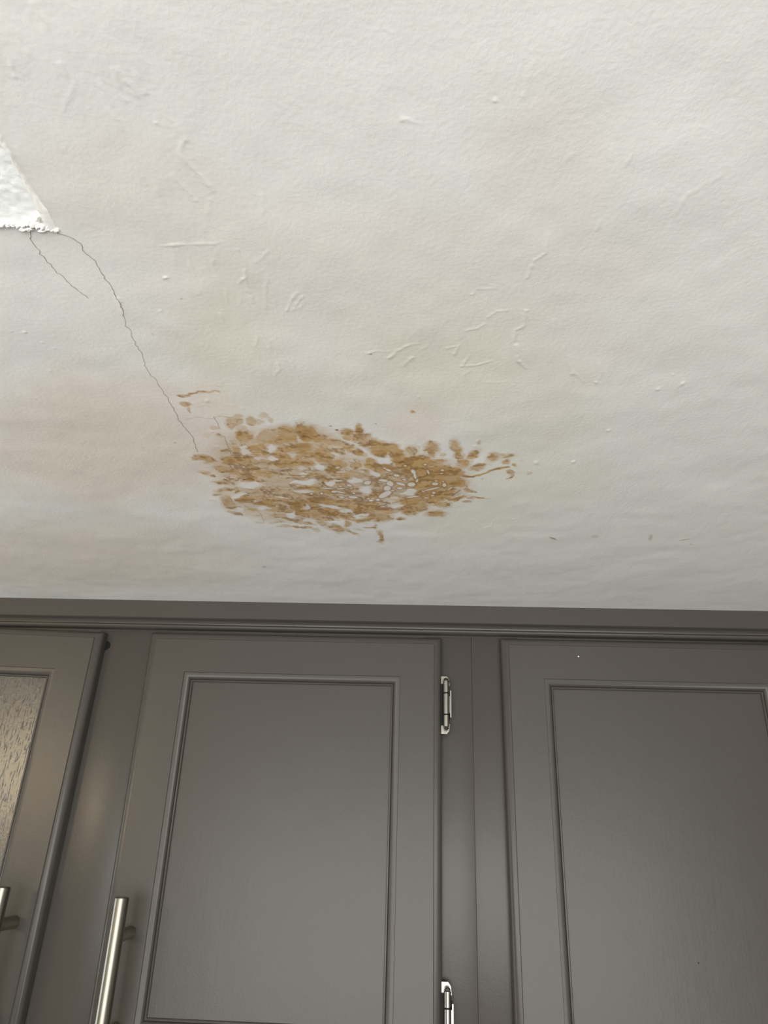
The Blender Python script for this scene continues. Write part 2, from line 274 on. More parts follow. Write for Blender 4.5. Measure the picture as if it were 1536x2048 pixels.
GAPS = [(-90,588,4.2,1.5,-1.1,5.4,.9),(-108,601,4.5,-.1,-.5,3.2,.7),(-106.7,619.2,10.1,-.2,-.8,5.9,.95),(-83.7,620.4,3.9,-.1,-.5,5.1,.9),(-61,614.8,6.8,1.2,-.7,5.8,.95),(-51.6,635.2,6.7,-.2,-.6,10.6,1),(-31.3,574.7,5.6,2,-.7,5.9,1),(-39.8,601.3,4.3,1.6,-.5,4,.9),(-102.8,538.7,2.8,-.0,-.5,3.4,.4),(-111.2,567.1,3.6,-.1,-.9,5.9,.4),(-73.5,563.6,4.2,.7,-.3,2,.7),(-72.3,597.1,4.5,-.1,-.2,2.6,.5),(-78.4,613.5,4.6,-.1,-.3,3,.6),(-110.7,636.6,11.9,-.3,-.3,2.5,.5),(-161.6,625.8,13.4,-.3,-1.4,6.9,.9),(-177.7,649.3,8,-4.5,-.4,4.4,.9),(-158.7,677.3,6.7,-.2,-.9,4.9,.9),(-130.4,573.6,4.4,-.1,-.8,4.5,.9),(-151.7,563.6,4.3,-.1,-1.2,5.9,.8),(-112.2,619.5,9.3,-.2,-.7,5.1,.9),(-107.3,590.1,4.5,-.1,-.9,6.3,.5),(-132.5,696.6,4.7,2,-1.4,6.1,.85),(-183.1,681.9,3.4,-.1,-1.1,5,.8),(-139.5,575.3,8.5,1.4,-.3,1.5,.6),(-112.5,638.7,7.9,-.2,-.3,2.5,.6),(-136.5,653.8,9,3.6,-.5,2.2,.4),(-151.2,553.1,3.6,-.1,-1.2,5.7,.9),(-128.5,557,3.2,-.1,-1.3,7.2,.9),(-135.6,530.9,3.9,-6.2,.9,2.1,.4),(-89.1,672,11.8,3.7,-.6,3.8,.9),(-73.6,683.4,6.3,2.6,-.8,4.9,.9),(-113.6,676.6,6.7,-.2,-.9,6.9,.6),(-131.1,693.1,4.3,-.1,-.9,6.1,.9),(-117.6,706.1,5.2,-.2,-.6,4.6,.8),(-61.1,695.1,8.6,-3.8,.0,2.4,.8),(-21.9,670.2,5.7,-1.3,.1,5.7,.9),(-8.7,638.5,6.9,-2.9,.5,7,.9),(-23.1,651.5,4.8,-.1,-.1,3.7,.6),(-85.7,713.6,6.8,1.3,-.6,4.3,.8),(-115.5,637.5,10.3,-.2,-.3,2.1,.5),(-10.1,637.7,8.5,-3.6,.3,4.4,.8),(11.6,673.2,4.8,-1.7,.3,3.8,.5)]
ISLES = [(-49,618.7,3.5,-1.1,.0,4.2),(-21.2,602.4,2.9,.8,-.2,2.4),(-33.5,613.3,4.5,.8,-.2,3),(-27.7,619.9,3.2,2.5,-1.1,5.6),(-30.7,630.2,3.5,-.1,-.2,6.1),(-29.8,639,3.5,-.1,-.1,4.4),(-33.6,644.5,6.3,-6.6,.9,5.2),(-17.7,619.7,4.4,2.5,-.4,2.9),(-18.7,629.1,2.9,-.1,-.0,2.6),(-25.8,635,1.9,-.0,-.0,1.4),(-14.2,610.4,2.2,1.2,-.2,1.6),(-28.3,592.2,2.8,1.6,-.3,1.8),(-31.8,588.3,1.5,-.0,-.0,1.2),(-74.2,589.1,2.3,-1.3,.1,1.8),(-40.8,656.2,2,-.1,-.1,2.8),(-47.7,658.2,2.4,-.1,-.1,2.2),(-49.9,654,1.4,-.0,-.1,1.5),(-64.9,651.1,4.7,.8,-.4,3.1),(-76.1,651,2.7,.8,-.3,2.2),(-82.5,638.5,2.7,.5,-.3,2.5),(-77,639.2,5.9,2.8,-.3,1.4),(-88.8,631.1,6.6,.6,-.2,1.4),(-75.2,632.1,4,-.5,-.1,1.4),(-66.4,625,2.5,1.5,-.4,2),(-75.1,626.9,1.6,-.0,-.1,1.4),(-104.8,643.1,1.6,-.0,-.2,1.8),(-94.8,642.4,1.4,-.0,-.3,2.5),(-63.4,642,1.2,-.0,-.1,1.8),(-5.7,594.9,2.2,4,-1.2,3.1),(-4.3,602.9,1.3,-.8,.8,6.2),(-7.7,620.6,3.8,-.1,-.0,4.7),(-2.4,612.6,.9,-3.6,1,1.2),(7.5,594.6,.8,-.8,1,4.3),(20.3,591.2,1.6,-.0,.1,1.6),(19.7,597.6,1.1,-.0,.0,1.3),(4.8,580.7,1.4,-.0,.0,1.5),(9.9,584.9,3.3,-.1,.0,.9),(-13,583.4,1.5,-.0,-.0,1.4),(-14.1,610.4,1.8,1,-.2,1.6),(14.4,619,3,-.1,.1,3),(15.3,612.8,1.9,-.0,.0,1.3),(11.5,630.1,8.1,-4.8,.2,1.7),(23.2,621.3,1.9,-.0,.2,4.2),(3.5,635.6,1.9,1.1,-.1,1.4),(28.8,628.9,2.5,-3.5,.4,1.3),(-6.3,648.3,6.7,-2,.1,2),(13.7,638.3,1.9,-.0,.1,2.7),(12.6,644.6,2,-.0,.0,1.6),(6.8,650.4,2.8,-.1,.0,1.6),(21.8,614.6,1.1,-.0,.0,1.2)]
SPECKS = [(-91,619.6,1.4,-.0,-.4,3.7,.9),(-63.1,631.9,.8,-.0,-.2,2.1,.9),(-59.6,632.1,2.3,-.1,-.1,1.8,.8),(-56.5,662.6,2.4,-.1,-.1,1.5,.7),(-73.6,672.6,3.3,-.1,-.2,2.3,.6),(-60.7,671.3,1.5,-.0,-.3,3.9,.6),(-32.9,670.9,1.7,-1.5,.2,1.4,.7),(-41.3,666,2,-.1,-.1,1.9,.6),(-70.3,662.9,4.1,-.1,-.2,2.3,.4),(-79,604.4,3.8,-.1,-.2,2.3,.4),(-99.5,655.3,9.4,1.7,-.7,4.6,.3),(-87.3,654.9,6.3,1.1,-.7,4.6,.3),(-61.8,681.1,5,-.1,-.6,7.9,.3),(-41.1,699.7,5.1,-.2,-.1,2.5,.3),(-59.3,706.4,6.8,-.2,-.2,2.9,.35),(-68.5,523,1.5,-.0,-.2,1.6,1),(-72.9,516.7,1.7,-.0,-.1,1,.7),(-100.3,512.6,.9,-.0,-.1,.8,.7),(-94.2,511.3,.7,-.0,-.1,.8,.7),(-35.9,513.1,.8,-.0,-.0,.8,.7),(-93.4,530.6,5.2,4,-2.8,8.8,.3),(-101.1,551.1,8.5,-.1,-.6,4.2,.3),(-34.3,560.1,3.2,2.4,-.9,4.1,.35),(-20.3,565.6,3.9,2.9,-.8,4.1,.3),(33.1,595,2.1,-.0,.3,5.5,.6),(41.7,603.6,4.5,1.3,-.0,2.2,.6),(57.6,608.2,1,-.0,.1,1,.6),(45.6,564.5,1.4,-2.8,.8,1.7,.7),(76,574,1.3,-1.1,.6,1.9,.6),(35.7,617.8,4.5,-.1,.2,4.2,.4),(10.2,552.3,2.8,-.0,.1,5.6,.2),(44.3,625.6,1.4,-.0,.1,1.5,.5),(-4.3,665,3.2,-.1,-.0,1.9,.4),(38,650,4.4,-2.9,.3,1.8,.6),(-192.9,571.7,3.3,2.1,-.7,1.7,.6),(-169.6,578.9,4.4,-.1,-1.2,5.4,.4),(-173.4,598.5,3.8,-.1,-.7,2.9,.4),(-123,672.4,4.1,-.1,-1.3,8.8,.45),(-185.8,622,6.3,-.1,-.5,2.1,.4),(-161.2,643.4,4.4,-3.2,-.1,1.7,.4),(-191.7,660.8,2.7,1.9,-1.9,5.5,.3),(-157.1,668.5,10,-.3,-.4,1.9,.35),(-162.1,568.2,2.3,2,-1.7,4.2,.4)]
DARK_LINES = [(.65,.55,[(-102.8,568.7),(-113.1,579.4),(-127,592),(-141.8,603.5)]),(.9,.6,[(-122.2,595.1),(-119.2,604.7),(-101.8,604.7)]),(.91,.5,[(-119.9,604.5),(-104.7,604.2),(-89.1,599.8)]),(.73,.8,[(-26.6,663.7),(-12.8,654),(-4.8,649.6)]),(.72,.6,[(-12.8,654.9),(-12.5,667.1)]),(1.02,.85,[(31.5,645.6),(38.5,631.8)]),(.95,.7,[(26.2,652.1),(30,648.7)]),(.6,.5,[(-66.3,596.1),(-57.6,599.1),(-47.4,604.5),(-37,606.8)]),(.6,.45,[(-83.2,601.2),(-77.8,591.6),(-70.1,589.1),(-64.4,591.3)]),(.78,.5,[(31.7,645.7),(37.3,633.1)]),(.79,.35,[(-123.8,629.8),(-108,628.5),(-94.3,631.7)])]
STAIN_LINES = [(1.91,.55,[(-185.6,473.5),(-180.5,473.5),(-170.1,467.9),(-162.5,467.3),(-154.9,464.5)]),(.43,.25,[(-151.6,461.2),(-147.7,458),(-142.4,453.7)]),(.62,.3,[(-154.9,457),(-151.2,459.6)]),(.52,.25,[(-179.8,488.9),(-166.1,488.8)]),(.81,.3,[(-189.7,507.8),(-176.3,505.1),(-167.4,506.9),(-159.5,504.3),(-144.6,503)]),(2.21,.75,[(37,599.7),(43.2,604.4),(51.9,601.8),(57.5,598.5),(64.3,592.8),(77.5,586.7)]),(.58,.25,[(88.6,595.5),(95.8,595),(103,594)]),(1.22,.5,[(-59.6,724.7),(-45.6,723.1)]),(1.1,.6,[(47.3,648.8),(61.6,650.3),(62.9,647.5)])]
YELLOWED = [(-135,410.8,33.1,-.1,-14.4,61,.8),(-137.9,472.3,42.6,-.3,-8.9,41,.7),(-122.7,369.7,8.1,.0,-4.9,21.4,.7),(20.7,439.2,67.6,-.3,2.8,66.4,.8),(87.7,513.5,51.5,-.6,11.7,84,.7),(50.5,384.6,17,-10.1,4.7,13.9,.5),(110.2,609.6,54.4,-1.2,7.6,50.1,.7),(46.5,689.1,65.8,-1.9,4.5,73.9,.5),(-73.3,478.6,57.9,-.5,-3.5,31.2,.5),(-441.5,837.5,96.3,-4,-39.1,87.8,.5),(-292.4,885.1,79,-3.7,-21.5,76.5,.35)]
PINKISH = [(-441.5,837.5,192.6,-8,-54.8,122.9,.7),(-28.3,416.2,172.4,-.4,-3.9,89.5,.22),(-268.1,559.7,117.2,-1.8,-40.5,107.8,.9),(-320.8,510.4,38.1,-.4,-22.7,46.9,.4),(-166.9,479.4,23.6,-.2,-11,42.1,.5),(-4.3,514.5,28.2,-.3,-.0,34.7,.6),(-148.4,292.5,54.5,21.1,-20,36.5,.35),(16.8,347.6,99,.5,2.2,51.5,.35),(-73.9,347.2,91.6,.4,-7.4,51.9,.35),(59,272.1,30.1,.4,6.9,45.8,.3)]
WHITER = [(-211.1,327.6,8.7,19.6,-14.9,13.9,.6),(-229.5,309.9,17.5,.1,-3.7,7.5,.4)]
RIDGES = [(.88,.3,[(-150.9,318.6),(-141.6,318.1),(-130.1,317.7),(-116.3,317)]),(1.17,.2,[(-143.6,318.3),(-146.5,333.4)]),(1.19,.25,[(-136.5,327.1),(-137.8,334.5),(-138.1,342.7)]),(1.19,.35,[(-122.5,329.8),(-125,333.5),(-124.3,340),(-122.8,350.2)]),(1.46,.4,[(-106.9,322.1),(-106.6,329.4),(-105.4,336.9),(-106.7,344.6),(-112.2,349.6)]),(1.22,.35,[(-106.7,344.6),(-107.8,353.7),(-107,368)]),(1.22,.35,[(-93.9,346.3),(-96.2,352.6),(-97.8,363.2),(-99.6,373)]),(1.26,.3,[(-93.8,359.6),(-92.8,368)]),(1.25,.4,[(-77.2,357.9),(-81.5,364.4),(-86.6,375.5)]),(1.26,.35,[(-74.6,362),(-78.7,368.1),(-83.2,375.5)]),(1.27,.3,[(-73.4,365.6),(-77.8,373)]),(1.25,.35,[(-121.3,356),(-123.7,368)]),(1.31,.25,[(-130.3,378),(-130.5,385.8),(-129.1,391.1)]),(1.7,.35,[(-110.6,401.3),(-114.2,412)]),(1.37,.25,[(-101.9,404.8),(-104.8,413.4)]),(1.43,.3,[(-101.7,429.8),(-101.2,437.6),(-106.3,445.6)]),(1.07,.25,[(-97.5,426.8),(-92.4,429.8),(-90.5,436)]),(.95,.2,[(-113.5,363.1),(-115.9,370.4)]),(1.19,.25,[(-98.2,332.1),(-94.6,329.5),(-88.7,322.3)]),(.93,.2,[(-134,346.7),(-134.7,352.4)]),(1.26,.3,[(-140.5,355.9),(-138.3,355.3),(-138.9,358.8),(-141.1,359.4),(-140.5,355.9)]),(2.1,.5,[(-22.4,425.4),(-15.4,416.5),(-8.6,410.7)]),(1.36,.3,[(-8.6,410.7),(-.9,408.9)]),(1.39,.3,[(-36.9,419.8),(-32.2,417.1),(-22.1,417.9)]),(1.78,.4,[(-12.3,434.9),(-6.4,425.3)]),(1.72,.4,[(22.8,421.5),(25.6,410.6),(18,414.2)]),(1.76,.4,[(29.2,434.7),(34,421.5)]),(1.41,.3,[(29.2,434.7),(39.4,432.8),(48.1,428.9)]),(1.59,.4,[(42.7,381.2),(47.4,375.7),(54.5,375)]),(1.31,.3,[(29,395.1),(35.3,393.4),(41.3,388.5)]),(1.88,.5,[(65.8,375.8),(67.2,390.1),(61.5,395.1),(61.7,405.3)]),(2.35,.6,[(64,410.6),(66.2,419.6),(67.8,427.9)]),(1.73,.4,[(67.8,427.9),(74,436.5)]),(1.09,.25,[(49.2,454),(61,453.9)]),(1.23,.3,[(31.4,359.9),(33.5,355.5),(45.3,354.5)]),(1.67,.35,[(96.4,412.3),(101.4,425),(108.1,442.2)]),(1.59,.25,[(85.5,383.7),(86.1,390.1)]),(1.03,.25,[(.3,416.1),(4.7,410.7)]),(1.43,.25,[(30.9,444.6),(34.2,440.6)]),(1.38,.35,[(70.1,312.3),(70.1,325.5),(64.6,331.4),(62.9,345.7)]),(1.34,.3,[(95.8,301.8),(95.3,308.9)]),(1.18,.3,[(-10.5,240),(-7.6,239.6),(-4.1,241.5)]),(1.46,.25,[(92.7,263.6),(90.7,257.8)]),(1.45,.25,[(101.7,260.8),(100.3,267.3)]),(2.62,.25,[(134.7,297),(136.9,283.9),(148.7,274.7)]),(2.25,.2,[(45.2,228.3),(46.4,213.1)]),(1.96,.2,[(70.7,263.3),(71.9,260.4)]),(1.81,.3,[(-139.1,213.2),(-138.7,227.8)]),(1.8,.3,[(-135.3,212.1),(-133.7,220.4),(-132.5,230.4)]),(1.81,.3,[(-130.1,213.4),(-128.1,224.2)]),(1.8,.3,[(-161.4,209.4),(-161,216.4)]),(1.9,.3,[(-148.4,231.4),(-145.6,243.4)]),(1.79,.3,[(-183.3,205.6),(-184.6,214.8)]),(1.92,.3,[(-169.8,232.4),(-164.7,226.1),(-158.6,218.8)]),(1.84,.3,[(-147.1,219),(-145.5,230.2)]),(1.84,.3,[(-134.5,219.2),(-131.2,226.6)]),(1.67,.3,[(-161.6,183.9),(-160,194.1)]),(1.72,.3,[(-175.6,192.7),(-173.8,204.6)]),(4.24,.4,[(-140.2,276),(-140.6,294.4)]),(1.98,.35,[(-116.6,249.3),(-121,255),(-119.9,260.8),(-114.7,270),(-110.6,279.6)]),(1.92,.3,[(-119.5,238.4),(-115.4,249.4)]),(2.08,.25,[(-129,269.8),(-121.7,286)]),(2.16,.2,[(-113.6,286.1),(-121.8,307)]),(2.13,.2,[(-84.8,283.1),(-88.7,303.7)]),(2.18,.2,[(-169.2,285.5),(-170.5,292.3)]),(1.71,.3,[(123,427.1),(128.7,444.8),(127.2,454.1)]),(1.4,.25,[(106.4,438.9),(118.3,454.2)]),(1.28,.2,[(206.7,576.5),(221.9,577.1)]),(2.05,.3,[(55.3,701.4),(64,714),(68.7,723.8),(76,716.9),(77,700.7)]),(2.01,.2,[(229,708.8),(241.2,707.2)]),(2.09,.2,[(279.3,747.5),(292.6,740.1)]),(2.58,.5,[(-192.3,363.3),(-194.3,377.4)])]
CHIPS = [(-156,344.7,1.9,-.4,-.2,1.1,1.2),(-168.7,374.9,1.3,.0,-.5,1.5,.6),(188.8,455,1,-2.2,1.1,1.5,1.1),(173.4,462.1,1.2,-1.4,1,1.7,1),(178.8,444.6,1.4,-.0,.6,1.8,.6),(151.5,521.2,1.7,-1,.7,1.9,.8),(133.9,574.6,1.4,-2.3,1.1,2.4,1),(101.8,577,2.3,1.5,-.1,3.5,1),(-1.6,474.6,1.1,-.0,.0,2,.7),(108,443.7,1.4,-.0,.5,2.4,.6),(127.4,454.7,1.4,-.0,.4,1.9,.7),(-277.9,395.2,1,-.0,-.5,1.1,.6),(-269,396.2,1.4,-.0,-.8,1.6,.8),(-262.8,408.2,1.1,-.0,-.5,1.1,.5),(-257,414.9,1.1,-.0,-.5,1.1,.5),(-272.5,441.8,1.5,-.0,-.9,1.9,.5),(-165.5,480.1,2,-.0,-.7,2.8,.7),(-140.1,491.3,1.6,-.0,-.5,2.2,.5),(-173.4,526.9,1.7,-.0,-.5,2,.6),(-174.9,552.1,1.8,-.0,-.4,1.7,.5),(48.7,540.3,1.6,1.6,-.9,4.3,.9),(46.4,548.7,1.3,-.0,.2,2.6,.7),(32.4,230.8,1.1,.0,.1,1,.7),(-127.7,239.6,1,.0,-.3,1.1,.6),(96.3,698.9,1.3,-.0,.2,1.9,.9),(304.7,680.5,1.2,-.0,.7,1.8,.9),(249.3,832,1.4,-.1,.7,2.5,.7),(276.3,841.1,1.4,-.1,.7,2.6,.9),(-57.3,556.3,2.2,-.4,-.1,2.6,.9),(-33.4,563.9,2.2,-.4,.0,2.7,.9),(-78.2,553.2,2.1,.3,-.3,2.2,.6)]
MARKS = [(145.2,748,5.2,4.2,.1,2.7,.6),(247.9,743,2.5,1.8,1.3,9.1,.35),(188.9,742.3,4.2,-.1,1.2,5.5,.2),(-34.8,420.7,1,-.0,-.1,1.1,.6),(-68.8,523.1,2.1,-.0,-.2,1.6,.3),(-151.6,363.5,.8,.5,-.5,.9,.4),(296,759.7,2.1,-.1,.7,2.1,.35),(285.6,747.3,5.4,-2.5,.6,1.6,.35),(-189.8,851.2,3.1,-.1,-.7,3.6,.3),(-181.8,398.9,.7,-.0,-.3,.8,.4),(-210.6,546.5,1.5,-.9,-.1,1.2,.4)]
CRACKS = [(.55,[(-207.7,308.5),(-200.9,311.7),(-197.3,316.7),(-197.6,324.4),(-194.2,330.4),(-194.8,334.4),(-194.3,343.5),(-192.3,354.3),(-192.6,364.8),(-194,377.4)]),(.3,[(-194,377.4),(-196.3,388.1),(-196,396.6),(-196.9,400.1),(-197,410.9),(-196.4,421.1),(-197.7,426.8),(-199.3,436.6),(-199,446.7),(-196.1,450.9),(-197,459.4),(-195.9,468.1)]),(.6,[(-195.9,468.1),(-195.3,491),(-195.2,501.9),(-196.3,506.8),(-194.6,520.8),(-191.8,535.4),(-193.9,550.7),(-194.9,562.3)]),(.5,[(-221.7,306.6),(-224.9,313.3),(-224.4,324.9),(-222.1,340.5),(-219.6,344),(-217.8,350.5),(-211.6,363.2)]),(.3,[(-165.8,503.2),(-165.5,520.8)]),(.35,[(-165.2,535.3),(-165.9,554.7),(-165.9,569.3)]),(.3,[(-164.4,689.4),(-164,710.1)])]
PATCH = [(-207.5,214.4),(-209.2,232.3),(-209.6,249.5),(-208.6,256.4),(-209,269.2),(-209.3,280.8),(-210.8,293.7),(-212.1,299),(-213.5,303.7),(-220,302.2),(-226.4,303.6),(-231.4,302.1),(-236.8,301.3),(-247.8,300.5),(-261.2,298.5)]
RIM_IN = [(-209.2,232.3),(-209.6,249.5),(-208.6,256.4),(-209,269.2),(-209.3,280.8),(-210.8,293.7),(-211.6,299),(-212.7,305.2)]
RIM_OUT = [(-206.7,227.7),(-207,244.4),(-207.1,253.5),(-207.7,269.2),(-207,282.8),(-205.5,291.5),(-205.6,299.1),(-206.4,307.1)]
CRUMBS = [(-236.3,302,2,.0,-.8,1.5),(-232.7,302.4,1.4,.0,-.7,1.5),(-229.5,301.7,1.2,.8,-1.1,1.4),(-227.2,302.8,1.7,.0,-.9,1.8),(-223.9,302.5,1.5,.4,-1.1,1.8),(-220.6,301.1,2,-1.1,-.0,1.6),(-218.5,302.2,2.3,.0,-1,2.2),(-216.2,303.3,1.7,.0,-.9,1.8),(-213.2,303.7,1.7,1,-1.6,2.1),(-211,304.5,1.7,.0,-.8,1.8),(-209.1,305.9,1.1,.6,-.9,1.2),(-206.6,306.3,1.4,.0,-.7,1.5),(-221.4,305.1,2.6,.0,-.7,1.5),(-225.4,305.1,2.3,.0,-.6,1.3),(-213.5,297.5,.8,.9,-2,2.1),(-215,306.3,2.6,.0,-.5,1.1),(-239.4,302,2,.0,-.8,1.5)]

rng = np.random.default_rng(7)
def vnoise(x, y, s, seed):
    """smooth value noise, feature size s (same unit as x, y)"""
    tb = np.random.default_rng(seed).random((257, 257))
    u = x / s + 100.0; w = y / s + 100.0
    i = np.floor(u).astype(int); j = np.floor(w).astype(int)
    a = u - i; b = w - j
    a = a * a * (3 - 2 * a); b = b * b * (3 - 2 * b)
    i %= 256; j %= 256
    return (tb[i, j] * (1 - a) + tb[i + 1, j] * a) * (1 - b) + (tb[i, j + 1] * (1 - a) + tb[i + 1, j + 1] * a) * b

def sstep(e0, e1, r):
    t = np.clip((r - e0) / (e1 - e0), 0, 1)
    return t * t * (3 - 2 * t)

def spaced(a, b, s):
    n = max(1, int(round((b - a) / s)))
    return np.linspace(a, b, n, endpoint=False)
gx = np.concatenate([[X0 * 1000 - 120], spaced(-660, -310, 1.6), spaced(-310, 215, 0.8), spaced(215, 540, 1.6), [540, X1 * 1000 + 120]])
gy = np.concatenate([[Y0 * 1000 - 120], spaced(165, 440, 0.75), spaced(440, 810, 1.0), spaced(810, 1000, 2.0), [1000, Y1 * 1000 + 120]])
NX, NY = len(gx), len(gy)
PX, PY = np.meshgrid(gx, gy, indexing='ij')
shape = PX.shape
stain = np.zeros(shape); dark = np.zeros(shape); yellow = np.zeros(shape)
pink = np.zeros(shape); white = np.zeros(shape); lift = np.zeros(shape)   # lift: relief below the ceiling plane, mm
# uneven, feathered edges: look the ellipses up at jittered positions
WX = PX + 3.2 * (vnoise(PX, PY, 9, 1) - .5) + 2.2 * (vnoise(PX, PY, 3.5, 2) - .5)
WY = PY + 5.0 * (vnoise(PX, PY, 9, 3) - .5) + 3.5 * (vnoise(PX, PY, 4.0, 4) - .5)

def window(cx, cy, hx, hy):
    i0, i1 = np.searchsorted(gx, [cx - hx, cx + hx]); j0, j1 = np.searchsorted(gy, [cy - hy, cy + hy])
    return slice(max(i0 - 1, 0), i1 + 1), slice(max(j0 - 1, 0), j1 + 1)

def radius(e, grow=1.6, pad=9, warp=True):
    cx, cy, ux, uy, vx, vy = e[:6]
    w = window(cx, cy, (abs(ux) + abs(vx)) * grow + pad, (abs(uy) + abs(vy)) * grow + pad)
    x = (WX if warp else PX)[w] - cx; y = (WY if warp else PY)[w] - cy
    det = ux * vy - uy * vx
    s = (x * vy - y * vx) / det; t = (-x * uy + y * ux) / det
    return w, np.sqrt(s * s + t * t)

def line_dist(pts, pad, warp=False):
    xs = [q[0] for q in pts]; ys = [q[1] for q in pts]
    w = window((min(xs) + max(xs)) / 2, (min(ys) + max(ys)) / 2, (max(xs) - min(xs)) / 2 + pad, (max(ys) - min(ys)) / 2 + pad)
    x = (WX if warp else PX)[w]; y = (WY if warp else PY)[w]
    d = np.full(x.shape, 1e9)
    for (ax, ay), (bx, by) in zip(pts, pts[1:]):
        l2 = max((bx - ax) ** 2 + (by - ay) ** 2, 1e-6)
        t = np.clip(((x - ax) * (bx - ax) + (y - ay) * (by - ay)) / l2, 0, 1)
        d = np.minimum(d, np.hypot(x - ax - t * (bx - ax), y - ay - t * (by - ay)))
    return w, d

for e in BLOBS:
    w, r = radius(e)
    a = min(1.0, e[6] * 1.22)
    stain[w] = np.maximum(stain[w], a * (1 - sstep(0.78, 1.30, r)))
    if e[6] > .55:
        stain[w] = np.maximum(stain[w], 0.58 * a * (1 - sstep(1.0, 1.8, r)))
for e in WASH:
    w, r = radius(e)
    stain[w] = np.maximum(stain[w], e[6] * (1 - sstep(0.6, 1.15, r)))
for wd, am, pts in STAIN_LINES:
    w, d = line_dist(pts, wd * 2 + 8, True)
    stain[w] = np.maximum(stain[w], min(1, 1.25 * am) * (1 - sstep(wd * 0.3, wd * 1.3, d)))
for e in GAPS:
    w, r = radius(e)
    stain[w] *= 1 - e[6] * (1 - sstep(0.6, 1.25, r))
# drying marks inside the stain: streaks and mottling
streak = vnoise(PX, PY, 4, 11) * .4 + vnoise(PX * .45, PY, 7, 12) * .35 + vnoise(PX, PY, 2.0, 13) * .25
body = stain > 0.02
stain = np.where(body, stain * np.clip(0.60 + 0.85 * streak, 0.45, 1.3), 0)
vein = np.abs(vnoise(PX * .5, PY, 8, 14) - .5)
dark += np.where(stain > .45, 0.40 * (1 - sstep(0.0, 0.035, vein)), 0)
dark += np.where(stain > .5, 0.60 * sstep(0.48, 0.75, vnoise(PX * .6, PY, 6, 15) * .6 + vnoise(PX, PY, 2.5, 16) * .4), 0)
stain = np.clip(stain, 0, 1)
for e in ISLES:                       # pale islands with a thin dark tide line
    w, r = radius(e, 2.0, 5, False)
    mn = min(math.hypot(e[2], e[3]), math.hypot(e[4], e[5]))
    dmm = (r - 1) * max(mn, 1.6)
    inside = 1 - sstep(-0.5, 0.4, dmm)
    stain[w] = stain[w] * (1 - inside) + 0.17 * inside
    dark[w] = np.maximum(dark[w] * (1 - inside), 0.62 * np.exp(-((dmm - 0.55) / 0.75) ** 2))
for e in ISLES:                       # joined islands have no line between them
    w, r = radius(e, 1.2, 2, False)
    inside = 1 - sstep(0.55, 0.92, r)
    dark[w] *= 1 - inside
    stain[w] = stain[w] * (1 - inside) + 0.17 * inside
for wd, am, pts in DARK_LINES:
    w, d = line_dist(pts, wd * 2 + 5, False)
    dark[w] = np.maximum(dark[w], am * (1 - sstep(wd * 0.25, wd * 0.9, d)))
for e in SPECKS + MARKS:
    w, r = radius(e, 1.5, 4, False)
    dark[w] = np.maximum(dark[w], e[6] * (1 - sstep(0.5, 1.2, r)))
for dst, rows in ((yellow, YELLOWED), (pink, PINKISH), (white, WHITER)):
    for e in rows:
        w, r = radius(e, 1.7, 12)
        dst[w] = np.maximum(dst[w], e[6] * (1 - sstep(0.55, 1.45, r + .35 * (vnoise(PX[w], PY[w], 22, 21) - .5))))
for wd, hh, pts in RIDGES:
    w, d = line_dist(pts, wd * 4 + 4)
    d = np.abs(d + 1.3 * (vnoise(PX[w], PY[w], 3.0, 33) - .5) * min(1.0, wd))
    sg = max(wd * 0.6, 0.8)
    lift[w] += 0.62 * hh * np.exp(-(d / sg) ** 2) * (0.5 + vnoise(PX[w], PY[w], 5, 31))
for e in CHIPS:
    w, r = radius(e, 2.0, 3, False)
    lift[w] += 0.6 * e[6] * np.exp(-(r * 1.25) ** 2)
# trowelled, slightly wavy plaster
fade = sstep(160, 200, PY) * (1 - sstep(960, 995, PY))
lift += fade * (1.1 * (vnoise(PX, PY, 55, 41) - .5) + 0.35 * (vnoise(PX, PY, 17, 42) - .5) + 0.10 * (vnoise(PX, PY * .6, 6, 43) - .5))

# peeled patch: paint and skim coat gone, the plaster behind it 3 mm deeper
def inside_poly(x, y, poly):
    r = np.zeros(x.shape, bool)
    for (ax, ay), (bx, by) in zip(poly, poly[1:] + poly[:1]):
        cnd = ((ay > y) != (by > y))
        r ^= cnd & (x < (bx - ax) * (y - ay) / (by - ay + 1e-12) + ax)
    return r
w = window(-200, 270, 110, 90)
peel = np.zeros(shape, bool)
peel[w] = inside_poly(PX[w] + 1.5 * (vnoise(PX[w], PY[w], 3, 51) - .5), PY[w] + 1.5 * (vnoise(PX[w], PY[w], 3, 52) - .5), PATCH)
lift[peel] = -1.8 + 0.6 * (vnoise(PX[peel], PY[peel], 8, 53) - .5) + 0.5 * (vnoise(PX[peel], PY[peel], 3, 54) - .5)

co = np.stack([PX / 1000, PY / 1000, CEIL - lift / 1000], -1).reshape(-1, 3)
st = np.stack([stain, np.clip(dark, 0, 1), yellow, np.ones(shape)], -1).reshape(-1, 4)
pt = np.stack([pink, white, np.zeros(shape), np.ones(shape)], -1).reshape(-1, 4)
idx = np.arange(NX * NY).reshape(NX, NY)
quads = np.stack([idx[:-1, :-1], idx[:-1, 1:], idx[1:, 1:], idx[1:, :-1]], -1).reshape(-1, 4)   # facing down
vm = np.maximum(stain, np.where(dark > .1, dark, 0)).reshape(-1)
near = ((PX > -345) & (PX < 190) & (PY > 440) & (PY < 815)).reshape(-1)
q_peel = peel.reshape(-1)[quads].all(1)
q_stain = ((vm * near)[quads].max(1) > 0.10) & ~q_peel

